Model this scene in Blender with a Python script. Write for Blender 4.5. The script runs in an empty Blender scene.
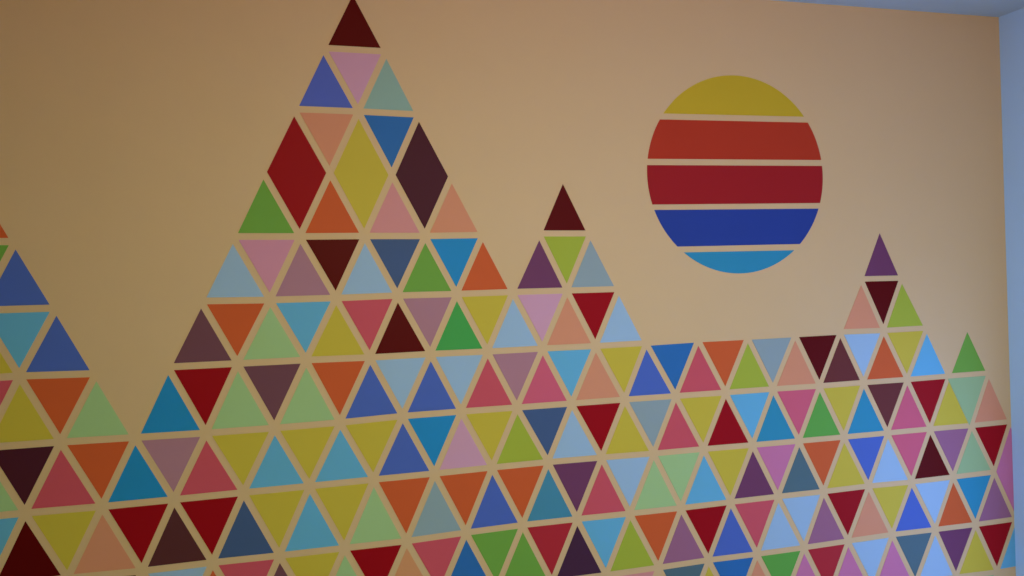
import bpy, bmesh, math
from mathutils import Matrix, Vector

C = bpy.context.scene.collection
SC = bpy.context.scene

# ------------------------------------------------------------------ the painted lattice, measured on the wall
# row -> {column: (x, z)} in tenths of a millimetre on the wall's face (x from the room's origin, z above the floor)
NODES={
 0:{0:(0,23475)},
 1:{-1:(-844,21782),1:(870,21770)},
 2:{-2:(-1666,20095),0:(56,20077),2:(1729,20040)},
 3:{-11:(-9319,18324),-3:(-2514,18388),-1:(-760,18376),1:(931,18334),3:(2621,18304),7:(5963,18313)},
 4:{-12:(-10154,16628),-10:(-8450,16616),-4:(-3339,16676),-2:(-1606,16654),0:(120,16646),2:(1807,16625),4:(3476,16632),6:(5180,16656),8:(6776,16637),20:(17044,16733)},
 5:{-11:(-9292,14945),-9:(-7583,14939),-5:(-4176,14999),-3:(-2436,14967),-1:(-703,14963),1:(981,14977),3:(2661,14966),5:(4319,14971),7:(5994,14964),9:(7637,14959),19:(16264,15030),21:(17866,15020)},
 6:{-12:(-10139,13270),-10:(-8449,13287),-8:(-6720,13249),-6:(-5028,13320),-4:(-3311,13317),-2:(-1549,13315),0:(168,13293),2:(1860,13302),4:(3517,13289),6:(5179,13293),8:(6841,13285),10:(8484,13296),12:(10239,13320),14:(11973,13318),16:(13699,13319),18:(15392,13325),20:(17084,13300),22:(18817,13308),24:(20502,13288)},
 7:{-11:(-9280,11582),-9:(-7581,11584),-7:(-5861,11561),-5:(-4148,11543),-3:(-2422,11543),-1:(-698,11563),1:(1017,11617),3:(2686,11626),5:(4347,11625),7:(6026,11627),9:(7721,11632),11:(9414,11627),13:(11136,11624),15:(12832,11627),17:(14552,11616),19:(16238,11626),21:(17961,11622),23:(19663,11639),25:(21358,11644)},
 8:{-12:(-10114,9886),-10:(-8421,9893),-8:(-6680,9877),-6:(-4978,9885),-4:(-3261,9900),-2:(-1559,9911),0:(161,9927),2:(1869,9937),4:(3545,9958),6:(5240,9968),8:(6922,9956),10:(8619,9933),12:(10312,9929),14:(12033,9913),16:(13725,9904),18:(15421,9898),20:(17118,9898),22:(18833,9900),24:(20564,9888),26:(22224,9903)},
 9:{-11:(-9236,8179),-9:(-7518,8168),-7:(-5793,8134),-5:(-4086,8147),-3:(-2394,8131),-1:(-681,8134),1:(1021,8133),3:(2723,8182),5:(4404,8215),7:(6087,8211),9:(7786,8196),11:(9483,8189),13:(11193,8201),15:(12893,8206),17:(14580,8202),19:(16308,8216),21:(18015,8188),23:(19721,8198),25:(21463,8211),27:(23135,8204)},
 10:{-8:(-6637,6453),-6:(-4927,6446),-4:(-3223,6440),-2:(-1520,6437),0:(185,6442),2:(1885,6465),4:(3570,6478),6:(5249,6455),8:(6950,6449),10:(8668,6463),12:(10367,6489),14:(12074,6474),16:(13789,6482),18:(15451,6503),20:(17172,6524),22:(18911,6500),24:(20604,6487),26:(22312,6495)},
 11:{9:(7825,4763),11:(9532,4774),13:(11239,4781),15:(12941,4785),17:(14637,4796),19:(16339,4809),21:(18040,4806),23:(19717,4795),25:(21460,4751),27:(23163,4779)},
 12:{24:(20613,3080)},
}

# shape (U upright, D inverted, X diamond of two), row, column, paint
CELLS = """
U,0,0,DR U,1,-1,BV D,1,0,LP U,1,1,TG X,2,-2,R D,2,-1,S X,2,0,Y D,2,1,MB X,2,2,DP
U,3,-11,O U,3,-3,G U,3,-1,O U,3,1,RP U,3,3,S U,3,7,DR
D,4,-11,G U,4,-10,B U,4,-4,LB D,4,-3,PM U,4,-2,MV D,4,-1,DR U,4,0,LB D,4,1,NB U,4,2,G D,4,3,T U,4,4,O U,4,6,PU D,4,7,YG U,4,8,ST U,4,20,PU
U,5,-11,Y D,5,-10,SK U,5,-9,B U,5,-5,BR D,5,-4,O U,5,-3,LG D,5,-2,SK U,5,-1,Y D,5,0,P U,5,1,DR D,5,2,MV U,5,3,G3 D,5,4,Y U,5,5,LB D,5,6,LP U,5,7,S D,5,8,R U,5,9,LB U,5,19,S D,5,20,DR U,5,21,YG
D,6,-11,P U,6,-10,Y D,6,-9,O U,6,-8,LG U,6,-6,T D,6,-5,R U,6,-4,LG D,6,-3,BR U,6,-2,LG D,6,-1,O U,6,0,B D,6,1,LB U,6,2,B D,6,3,LB U,6,4,P D,6,5,MV U,6,6,MG D,6,7,SK U,6,8,S D,6,9,Y U,6,10,B D,6,11,MB U,6,12,P D,6,13,O U,6,14,YG D,6,15,ST U,6,16,S D,6,17,DR U,6,18,PB D,6,19,LB U,6,20,O D,6,21,Y U,6,22,SK U,6,24,G
U,7,-11,LG D,7,-10,DP U,7,-9,P D,7,-8,O U,7,-7,T D,7,-6,MV U,7,-5,P D,7,-4,Y U,7,-3,SK D,7,-2,Y U,7,-1,SK D,7,0,Y U,7,1,B D,7,2,T U,7,3,LP D,7,4,Y U,7,5,YG D,7,6,NB U,7,7,LB D,7,8,R U,7,9,Y D,7,10,ST U,7,11,P D,7,12,Y U,7,13,R D,7,14,SK U,7,15,T2 D,7,16,MG U,7,17,G4 D,7,18,Y U,7,19,T2 D,7,20,PB U,7,21,MG D,7,22,R U,7,23,Y D,7,24,AQ U,7,25,S
D,8,-11,SK U,8,-10,DR D,8,-9,Y U,8,-8,S D,8,-7,R U,8,-6,DB D,8,-5,R U,8,-4,NB D,8,-3,Y U,8,-2,SK D,8,-1,Y U,8,0,LG D,8,1,O U,8,2,GY D,8,3,O U,8,4,B D,8,5,O U,8,6,TE D,8,7,PU U,8,8,P D,8,9,LB U,8,10,LG D,8,11,LG U,8,12,SK D,8,13,Y U,8,14,PU D,8,15,OR U,8,16,SL D,8,17,O U,8,18,Y D,8,19,B U,8,20,LB D,8,21,MG U,8,22,DR D,8,23,V U,8,24,AQ D,8,25,R X,8,26,OR
D,9,-8,DB D,9,-6,LB U,9,-5,O D,9,-4,P U,9,-3,BR D,9,-2,Y U,9,-1,LG D,9,0,R U,9,1,TAN D,9,2,P U,9,3,MB D,9,4,G U,9,5,G D,9,6,CR U,9,7,EG D,9,8,SK U,9,9,YG D,9,10,O U,9,11,V D,9,12,R U,9,13,B D,9,14,P U,9,15,LB D,9,16,LB U,9,17,V D,9,18,R U,9,19,S D,9,20,Y U,9,21,B D,9,22,LB U,9,23,O D,9,24,T2 U,9,25,V
D,10,9,RP D,10,11,SL U,10,12,Y D,10,13,MB U,10,14,S D,10,15,G4 U,10,16,OR D,10,17,CR U,10,18,OR D,10,19,LB U,10,20,OR D,10,21,SL U,10,22,LB D,10,23,PU U,10,24,Y D,10,25,R U,10,26,SK
D,11,24,AQ
"""
CORNER_X = 2.2275
CEIL = 2.4
ROOM_X0, ROOM_Y1 = -2.4, -4.6
TAPE = 0.0090          # half the width of the strips left bare between the shapes
FILM = 0.0010          # thickness of the paint film

# paint -> (sRGB as it reads at mid wall, words)
PAINT = {
 'DR': ((80, 11, 15), 'maroon'), 'R': ((126, 21, 27), 'dark red'), 'P': ((166, 66, 82), 'rose'),
 'MG': ((176, 72, 116), 'magenta pink'), 'O': ((170, 74, 44), 'burnt orange'), 'S': ((188, 122, 98), 'salmon'),
 'RP': ((182, 122, 118), 'dusty pink'), 'Y': ((172, 156, 54), 'mustard yellow'), 'YG': ((138, 150, 50), 'lime green'),
 'G': ((96, 146, 58), 'leaf green'), 'G3': ((66, 142, 66), 'mid green'), 'LG': ((134, 168, 102), 'pale green'),
 'T': ((34, 116, 156), 'deep teal'), 'T2': ((42, 128, 180), 'bright blue'), 'SK': ((80, 148, 190), 'sky blue'),
 'LB': ((138, 166, 206), 'pale blue'), 'ST': ((120, 146, 172), 'greyish blue'), 'NB': ((58, 78, 120), 'slate blue'),
 'B': ((60, 74, 170), 'royal blue'), 'BV': ((70, 76, 152), 'royal blue'), 'MB': ((36, 88, 168), 'cobalt blue'),
 'PU': ((92, 50, 90), 'purple'), 'DP': ((64, 34, 44), 'blackish plum'), 'BR': ((88, 52, 64), 'plum brown'),
 'MV': ((144, 98, 120), 'mauve'), 'LP': ((178, 130, 166), 'lilac'), 'TG': ((118, 138, 122), 'greyish green'),
 'GY': ((118, 136, 142), 'cool grey'), 'V': ((134, 92, 150), 'violet'), 'OR': ((174, 104, 166), 'orchid'),
 'AQ': ((124, 168, 146), 'aqua'), 'PM': ((168, 106, 128), 'mauve pink'), 'TE': ((54, 124, 140), 'greenish teal'),
 'SL': ((74, 108, 130), 'slate grey'), 'DB': ((64, 30, 28), 'dark brown'), 'CR': ((145, 34, 44), 'crimson'), 'PB': ((88, 48, 58), 'dark plum'), 'G4': ((80, 144, 78), 'grass green'), 'EG': ((58, 32, 54), 'dark aubergine'), 'TAN': ((178, 126, 82), 'tan'),
}
GAIN = 1.62
# paint colours as linear reflectance, where they have been matched one by one
ALBEDO = {
 'maroon_paint': (0.1091, 0.002, 0.002),
 'dark_red_paint': (0.3367, 0.0034, 0.009),
 'rose_paint': (0.6328, 0.0919, 0.1326),
 'magenta_pink_paint': (0.6733, 0.1168, 0.2),
 'burnt_orange_paint': (0.6501, 0.1128, 0.0329),
 'salmon_paint': (0.7215, 0.2899, 0.1737),
 'dusty_pink_paint': (0.7098, 0.2871, 0.2972),
 'mustard_yellow_paint': (0.6196, 0.4732, 0.0565),
 'lime_green_paint': (0.3959, 0.4565, 0.0512),
 'leaf_green_paint': (0.1761, 0.3867, 0.0643),
 'mid_green_paint': (0.0699, 0.3792, 0.0861),
 'pale_green_paint': (0.388, 0.5752, 0.2736),
 'deep_teal_paint': (0.0215, 0.2649, 0.6153),
 'bright_blue_paint': (0.0364, 0.2746, 0.4741),
 'sky_blue_paint': (0.1399, 0.4397, 0.7244),
 'pale_blue_paint': (0.3517, 0.5083, 0.7363),
 'greyish_blue_paint': (0.2974, 0.3747, 0.4291),
 'slate_blue_paint': (0.0647, 0.1112, 0.2581),
 'royal_blue_paint': (0.081, 0.1427, 0.5389),
 'cobalt_blue_paint': (0.0313, 0.157, 0.4764),
 'purple_paint': (0.1745, 0.0498, 0.126),
 'blackish_plum_paint': (0.0785, 0.0137, 0.0272),
 'plum_brown_paint': (0.18, 0.0672, 0.096),
 'mauve_paint': (0.4527, 0.2128, 0.2854),
 'lilac_paint': (0.6683, 0.3427, 0.5028),
 'greyish_green_paint': (0.2949, 0.4547, 0.4113),
 'cool_grey_paint': (0.2951, 0.3943, 0.4541),
 'violet_paint': (0.3512, 0.136, 0.2447),
 'orchid_paint': (0.6218, 0.1855, 0.3728),
 'aqua_paint': (0.3497, 0.4912, 0.26),
 'mauve_pink_paint': (0.6824, 0.2861, 0.417),
 'greenish_teal_paint': (0.07, 0.2661, 0.4253),
 'slate_grey_paint': (0.0921, 0.1599, 0.2066),
 'dark_brown_paint': (0.107, 0.0286, 0.0328),
 'tan_paint': (0.7068, 0.3165, 0.1543),
 'violet_tinged_blue_paint': (0.1003, 0.143, 0.5805),
 'yellow_sun_paint': (0.599, 0.4102, 0.027),
 'orange_red_sun_paint': (0.4844, 0.0414, 0.0181),
 'crimson_sun_paint': (0.3622, 0.0142, 0.0187),
 'royal_blue_sun_paint': (0.0268, 0.0557, 0.3193),
 'sky_blue_sun_paint': (0.0343, 0.2708, 0.4911),
 'dark_plum_paint': (0.1529, 0.0319, 0.032),
 'grass_green_paint': (0.1259, 0.3826, 0.0691),
}


def lin(c):
    c = c / 255.0
    return c / 12.92 if c <= 0.04045 else ((c + 0.055) / 1.055) ** 2.4


def paint_material(name, rgb, rough=0.5, gain=GAIN, bump=0.08, mottle=0.04, spec=0.07):
    m = bpy.data.materials.new(name)
    m.use_nodes = True
    nt = m.node_tree
    b = nt.nodes['Principled BSDF']
    col = ALBEDO.get(name) or [min(0.92, lin(v) * gain) for v in rgb]
    tc = nt.nodes.new('ShaderNodeTexCoord')
    n = nt.nodes.new('ShaderNodeTexNoise')
    n.inputs['Scale'].default_value = 5.0
    n.inputs['Detail'].default_value = 5.0
    nt.links.new(tc.outputs['Object'], n.inputs['Vector'])
    mr = nt.nodes.new('ShaderNodeMapRange')
    mr.inputs['To Min'].default_value = 1.0 - mottle
    mr.inputs['To Max'].default_value = 1.0 + mottle
    nt.links.new(n.outputs['Fac'], mr.inputs['Value'])
    mx = nt.nodes.new('ShaderNodeVectorMath')
    mx.operation = 'SCALE'
    mx.inputs[0].default_value = col
    nt.links.new(mr.outputs['Result'], mx.inputs['Scale'])
    nt.links.new(mx.outputs['Vector'], b.inputs['Base Color'])
    b.inputs['Roughness'].default_value = rough
    b.inputs['Specular IOR Level'].default_value = spec
    n2 = nt.nodes.new('ShaderNodeTexNoise')          # roller stipple
    n2.inputs['Scale'].default_value = 260.0
    n2.inputs['Detail'].default_value = 2.0
    nt.links.new(tc.outputs['Object'], n2.inputs['Vector'])
    bp = nt.nodes.new('ShaderNodeBump')
    bp.inputs['Strength'].default_value = bump
    bp.inputs['Distance'].default_value = 0.001
    nt.links.new(n2.outputs['Fac'], bp.inputs['Height'])
    nt.links.new(bp.outputs['Normal'], b.inputs['Normal'])
    return m


def link_mesh(name, bm, mat, parent=None):
    me = bpy.data.meshes.new(name)
    bmesh.ops.recalc_face_normals(bm, faces=bm.faces)
    bm.to_mesh(me)
    bm.free()
    if mat:
        me.materials.append(mat)
    o = bpy.data.objects.new(name, me)
    C.objects.link(o)
    if parent:
        o.parent = parent
    return o


def box(bm, a, b):
    vs = [bm.verts.new((x, y, z)) for x in (a[0], b[0]) for y in (a[1], b[1]) for z in (a[2], b[2])]
    for f in ((0, 1, 3, 2), (4, 6, 7, 5), (0, 4, 5, 1), (2, 3, 7, 6), (0, 2, 6, 4), (1, 5, 7, 3)):
        bm.faces.new([vs[i] for i in f])


def structure(name, bm, mat, label=None):
    o = link_mesh(name, bm, mat)
    o['kind'] = 'structure'
    if label:
        o['label'] = label
    return o


# ------------------------------------------------------------------ room shell
M_WALL = paint_material('apricot_wall_paint', (176, 147, 113), rough=0.5, gain=GAIN, mottle=0.02, spec=0.15)
M_WHITE = paint_material('white_wall_paint', (206, 208, 212), rough=0.6, gain=1.05, mottle=0.02)
M_SIDE = paint_material('pale_blue_wall_paint', (174, 206, 255), rough=0.6, gain=1.0, mottle=0.02)
M_CEIL = paint_material('ceiling_paint', (196, 222, 248), rough=0.7, gain=1.0, mottle=0.02)
M_FLOOR = paint_material('wooden_floor', (120, 86, 58), rough=0.5, gain=1.0, mottle=0.15)
M_FRAME = paint_material('white_window_frame', (225, 226, 228), rough=0.4, gain=1.0, mottle=0.01)
T = 0.12

bm = bmesh.new(); box(bm, (ROOM_X0 - T, 0, 0), (CORNER_X + T, T, CEIL))
structure('wall_back', bm, M_WALL, 'apricot painted wall carrying the triangle mural')
bm = bmesh.new(); box(bm, (ROOM_X0 - T, ROOM_Y1 - T, CEIL), (CORNER_X + T, T, CEIL + T))
structure('ceiling', bm, M_CEIL, 'white ceiling above the mural wall')
bm = bmesh.new(); box(bm, (ROOM_X0 - T, ROOM_Y1 - T, -T), (CORNER_X + T, T, 0))
structure('floor', bm, M_FLOOR)


def holed_wall(name, axis, at0, at1, u0, u1, hole, mat, label=None):
    """wall slab between at0..at1 on one axis, u0..u1 along the other, with a rectangular window opening"""
    h0, h1, z0, z1 = hole
    bm = bmesh.new()
    for (a, b, c, d) in ((u0, h0, 0, CEIL), (h1, u1, 0, CEIL), (h0, h1, 0, z0), (h0, h1, z1, CEIL)):
        if axis == 'x':
            box(bm, (at0, a, c), (at1, b, d))
        else:
            box(bm, (a, at0, c), (b, at1, d))
    return structure(name, bm, mat, label)


SIDE = (-0.87, -0.33, 0.18, 1.32)        # window in the right wall: y0, y1, z0, z1
LEFT = (-2.72, -1.68, 0.38, 1.42)        # made-up window in the left wall, added to light the right wall
holed_wall('wall_right', 'x', CORNER_X, CORNER_X + T, ROOM_Y1, 0, SIDE, M_SIDE, 'pale blue side wall meeting the mural wall at the right')
holed_wall('wall_left', 'x', ROOM_X0 - T, ROOM_X0, ROOM_Y1, 0, LEFT, M_WHITE)
bm = bmesh.new(); box(bm, (ROOM_X0 - T, ROOM_Y1 - T, 0), (CORNER_X + T, ROOM_Y1, CEIL))
structure('wall_front', bm, M_WHITE)


def window(name, axis, plane, hole):
    u0, u1, z0, z1 = hole
    bm = bmesh.new()
    w, d = 0.045, 0.05

    def bar(a, b, c, e):
        if axis == 'x':
            box(bm, (plane, a, c), (plane + d, b, e))
        else:
            box(bm, (a, plane - d, c), (b, plane, e))
    bar(u0, u0 + w, z0, z1); bar(u1 - w, u1, z0, z1)
    bar(u0 + w, u1 - w, z0, z0 + w); bar(u0 + w, u1 - w, z1 - w, z1)
    mid = (u0 + u1) / 2
    bar(mid - w / 2, mid + w / 2, z0 + w, z1 - w)
    return structure(name, bm, M_FRAME)


window('window_1', 'x', CORNER_X + 0.05, SIDE)
window('added_window_2', 'x', ROOM_X0 - 0.10, LEFT)  # unseen frame, added around the left fill light

# ------------------------------------------------------------------ shapes on the wall
P = {(k, n): Vector((v[0] / 1e4, v[1] / 1e4)) for k, r in NODES.items() for n, v in r.items()}


def inset(poly, d):
    """move every side of a counter-clockwise convex polygon inwards by its own distance"""
    n = len(poly)
    lines = []
    for i in range(n):
        a, b = poly[i], poly[(i + 1) % n]
        t = (b - a).normalized()
        nn = Vector((-t.y, t.x))
        lines.append((a + nn * d[i], t))
    out = []
    for i in range(n):
        (p, r), (q, s) = lines[i - 1], lines[i]
        den = r.x * s.y - r.y * s.x
        k = ((q.x - p.x) * s.y - (q.y - p.y) * s.x) / den
        out.append(p + r * k)
    return out


def clip_right(poly, x):
    out = []
    for i in range(len(poly)):
        a, b = poly[i], poly[(i + 1) % len(poly)]
        if a.x <= x:
            out.append(a)
        if (a.x - x) * (b.x - x) < 0:
            out.append(a.lerp(b, (x - a.x) / (b.x - a.x)))
    return out


def film(name, poly, mat, parent=None):
    """a thin coat of paint with a real (if tiny) thickness, its origin at the middle of the shape"""
    c = sum(poly, Vector((0, 0))) / len(poly)
    origin = parent.location if parent else Vector((c.x, 0, c.y))
    bm = bmesh.new()
    back = [bm.verts.new((p.x - origin.x, 0.0006, p.y - origin.z)) for p in poly]
    fr = [bm.verts.new((p.x - origin.x, -FILM, p.y - origin.z)) for p in poly]
    bm.faces.new(fr); bm.faces.new(back[::-1])
    n = len(poly)
    for i in range(n):
        bm.faces.new((fr[i], back[i], back[(i + 1) % n], fr[(i + 1) % n]))
    o = link_mesh(name, bm, mat, parent)
    if not parent:
        o.location = origin
    return o


MATS = {k: paint_material('violet_tinged_blue_paint' if k == 'BV' else v[1].replace(' ', '_') + '_paint', v[0]) for k, v in PAINT.items()}
cells = [(t.split(',')[0], int(t.split(',')[1]), int(t.split(',')[2]), t.split(',')[3]) for t in CELLS.split()]
colour_at = {}
for o_, k, n, c in cells:
    if o_ == 'X':
        colour_at[('U', k, n)] = colour_at[('D', k + 1, n)] = c
    else:
        colour_at[(o_, k, n)] = c


def words(o_, k, n):
    c = colour_at.get((o_, k, n))
    return PAINT[c][1] if c else ('picture edge' if k >= 9 or n <= -10 else 'bare wall')


SPECIAL = {
 ('U', 0, 0): 'maroon triangle at the tip of the tallest peak',
 ('U', 3, 7): 'maroon triangle at the tip of the second peak, left of the sun',
 ('U', 4, 20): 'purple triangle at the tip of the peak right of the sun',
 ('U', 6, 24): 'leaf green triangle at the tip of the last small peak by the corner',
 ('X', 2, -2): 'dark red painted diamond on the left edge of the tallest peak',
 ('X', 2, 0): 'mustard yellow painted diamond in the middle of the tallest peak',
 ('X', 2, 2): 'blackish plum painted diamond on the right edge of the tallest peak',
 ('X', 8, 26): 'orchid painted diamond cut off by the right corner of the wall',
 ('U', 10, 26): 'sky blue triangle sliver at the bottom right, cut off by the wall corner',
 ('U', 3, -11): 'burnt orange triangle tip at the far left edge, topmost of the left slope',
 ('D', 6, 9): 'mustard yellow inverted triangle right under the second peak, left of a royal blue one',
 ('D', 9, 20): 'mustard yellow inverted triangle low on the right, salmon one left, pale blue one above',
 ('U', 7, -3): 'sky blue upright triangle between two mustard yellow ones, left of a matching sky blue triangle',
 ('U', 7, -1): 'sky blue upright triangle between two mustard yellow ones, right of a matching sky blue triangle',
 ('U', 8, -2): 'sky blue upright triangle between mustard yellow ones, the lowest of the three matching ones',
 ('D', 10, 9): 'dusty pink inverted triangle sliver at picture bottom, directly below a lime green triangle',
 ('D', 11, 24): 'aqua triangle sliver at the bottom right below a mustard yellow triangle',
 ('D', 9, -8): 'dark brown inverted triangle sliver at the bottom left below a salmon triangle',
}
labels = {}
for o_, k, n, c in cells:
    key = (o_, k, n)
    me = PAINT[c][1]
    if key in SPECIAL:
        labels[key] = SPECIAL[key]
        continue
    if o_ == 'U':
        l, r, v, vw, d = words('D', k, n - 1), words('D', k, n + 1), words('D', k + 1, n), 'below', 'upright'
    else:
        l, r, v, vw, d = words('U', k, n - 1), words('U', k, n + 1), words('U', k - 1, n), 'above', 'inverted'
    if v in ('bare wall', 'picture edge') and vw == 'below':
        labels[key] = f'{me} {d} painted triangle with {l} left, {r} right, at picture bottom'
    else:
        labels[key] = f'{me} {d} painted triangle with {l} left, {r} right, {v} {vw}'
seen = {}
for k_, l_ in labels.items():
    seen.setdefault(l_, []).append(k_)
for l_, ks in seen.items():
    if len(ks) > 1:
        print('DUPLICATE LABEL', l_, ks)
for l_ in labels.values():
    if len(l_.split()) > 16:
        print('LONG LABEL', l_)

for o_, k, n, c in cells:
    if o_ == 'U':
        poly = [P[(k, n)], P[(k + 1, n - 1)], P[(k + 1, n + 1)]]
    elif o_ == 'D':
        poly = [P[(k, n - 1)], P[(k + 1, n)], P[(k, n + 1)]]
    else:
        poly = [P[(k, n)], P[(k + 1, n - 1)], P[(k + 2, n)], P[(k + 1, n + 1)]]
    d = [TAPE] * len(poly)
    if (o_, k, n) == ('D', 7, 24):
        d[0] = -TAPE + 0.0015           # the aqua runs right up to its yellow neighbour
    poly = clip_right(inset(poly, d), CORNER_X - 0.0005)
    nm = 'painted_diamond' if o_ == 'X' else 'painted_triangle'
    ob = film(nm, poly, MATS[c])
    ob['label'] = labels[(o_, k, n)]
    ob['category'] = 'diamond' if o_ == 'X' else 'triangle'
    ob['group'] = 'painted diamonds of the mountain mural' if o_ == 'X' else 'painted triangles of the mountain mural'

# ------------------------------------------------------------------ the striped sun
SUN = Vector((1.1801, 1.8433)); RAD = 0.3109
sun = bpy.data.objects.new('painted_sun', None)
C.objects.link(sun)
sun.location = (SUN.x, 0, SUN.y)
sun.empty_display_size = 0.1
sun['label'] = 'round painted sun of five coloured stripes above the mountain mural'
sun['category'] = 'sun'


def line_z(l, x):
    (x0, z0), (x1, z1) = l
    return z0 + (z1 - z0) * (x - x0) / (x1 - x0)


def on_circle(l, side):
    x = SUN.x + side * RAD
    for _ in range(60):
        z = line_z(l, x)
        x = 0.5 * x + 0.5 * (SUN.x + side * math.sqrt(max(1e-9, RAD ** 2 - (z - SUN.y) ** 2)))
    z = line_z(l, x)
    return math.atan2(z - SUN.y, x - SUN.x) % (2 * math.pi)


def arc(a, b, n=48):
    return [SUN + RAD * Vector((math.cos(a + (b - a) * i / n), math.sin(a + (b - a) * i / n))) for i in range(n + 1)]


L = [((0.9320, 2.0280), (1.4245, 2.0314)), ((0.9196, 2.0093), (1.4425, 2.0125)),
     ((0.8754, 1.8887), (1.4853, 1.8926)), ((0.8714, 1.8692), (1.4902, 1.8732)),
     ((0.8824, 1.7494), (1.4772, 1.7532)), ((0.8901, 1.7329), (1.4683, 1.7348)),
     ((0.9620, 1.6200), (1.3968, 1.6216)), ((0.9783, 1.6019), (1.3720, 1.6018))]
SUNP = {'yellow': (164, 148, 44), 'orange red': (160, 50, 36), 'crimson': (146, 32, 44),
        'royal blue': (42, 58, 154), 'sky blue': (44, 128, 182)}
ang = [(on_circle(l, 1), on_circle(l, -1)) for l in L]


def band(colour, poly):
    o = film('cap' if colour in ('yellow', 'sky blue') else 'band', poly, paint_material(colour.replace(' ', '_') + '_sun_paint', SUNP[colour]), sun)
    o['label'] = colour + (' top cap' if colour == 'yellow' else ' bottom cap' if colour == 'sky blue' else ' band')


def wrap(a):
    return a - 2 * math.pi if a > math.pi else a


band('yellow', arc(ang[0][0], ang[0][1], 72))
for colour, i, j in (('orange red', 1, 2), ('crimson', 3, 4), ('royal blue', 5, 6)):
    rt, lt = wrap(ang[i][0]), ang[i][1]
    rb, lb = wrap(ang[j][0]), ang[j][1]
    band(colour, arc(lt, lb, 30) + arc(rb, rt, 30))
band('sky blue', arc(ang[7][1], ang[7][0], 60))

# ------------------------------------------------------------------ light
w = bpy.data.worlds.new('World'); SC.world = w
w.use_nodes = True
bg = w.node_tree.nodes['Background']
sky = w.node_tree.nodes.new('ShaderNodeTexSky')
sky.sky_type = 'NISHITA'
sky.sun_disc = False
sky.sun_elevation = math.radians(35)
w.node_tree.links.new(sky.outputs['Color'], bg.inputs['Color'])
bg.inputs['Strength'].default_value = 0.02


def area(name, loc, direction, sx, sy, power, color, spread=180):
    l = bpy.data.lights.new(name, 'AREA')
    l.shape = 'RECTANGLE'; l.size = sx; l.size_y = sy
    l.energy = power; l.color = color
    l.spread = math.radians(spread)
    o = bpy.data.objects.new(name, l)
    C.objects.link(o)
    o.location = loc
    o.rotation_euler = Vector(direction).to_track_quat('-Z', 'Y').to_euler()
    return o


def watts(w, rgb):
    """split per-channel strengths into a lamp's power and colour"""
    m = max(rgb)
    return w * m, tuple(v / m for v in rgb)


# daylight at the right window; left window light and lamps are added unseen fills
p_, c_ = watts(5, (0.46, 0.78, 1.65))
area('window_daylight_right', (CORNER_X - 0.01, -0.6, 0.75), (-1, 0, 0), 0.5, 1.1, p_, c_)
p_, c_ = watts(40, (0.36, 0.50, 0.84))
area('added_fill_left', (ROOM_X0 + 0.01, -2.2, 0.9), (1, 0, 0), 1.0, 1.0, p_, c_, 70)  # added cool fill aimed at the right wall, stands in for a window
p_, c_ = watts(20, (0.67, 1.22, 0.50))
area('added_overhead_fill', (0.2, -2.4, 2.36), (0, 0, -1), 0.35, 0.35, p_, c_)  # added overhead fill without a fixture
p_, c_ = watts(15, (1.42, 0.80, 0.02))
area('added_rear_fill', (0.4, -2.75, 2.0), (0.1, 1, -0.15), 0.7, 0.6, p_, c_)  # invented warm fill behind the camera, lights the mural
p_, c_ = watts(12, (0.135, 0.19, 0.30))
area('added_rear_spot_fill', (0.8, -3.1, 2.1), (-0.03, 1, -0.2), 0.3, 0.3, p_, c_, 70)  # invented narrow cool fill, also out of view behind the camera

# ------------------------------------------------------------------ camera
cam = bpy.data.cameras.new('Camera')
cam.sensor_fit = 'HORIZONTAL'
cam.sensor_width = 36
cam.lens = 850 / 1024 * 36
cam.clip_start = 0.02
co = bpy.data.objects.new('Camera', cam)
C.objects.link(co)
R = Matrix(((0.959559, 0.029603, -0.279946), (-0.279815, -0.008562, -0.960016), (-0.030816, 0.999525, 0.000067)))
co.matrix_world = Matrix.Translation((-0.258, -2.3617, 1.5089)) @ R.to_4x4()
SC.camera = co

vs = SC.view_settings
vs.view_transform = 'Standard'; vs.look = 'None'; vs.gamma = 1; vs.use_curve_mapping = False
vs.exposure = 0.0
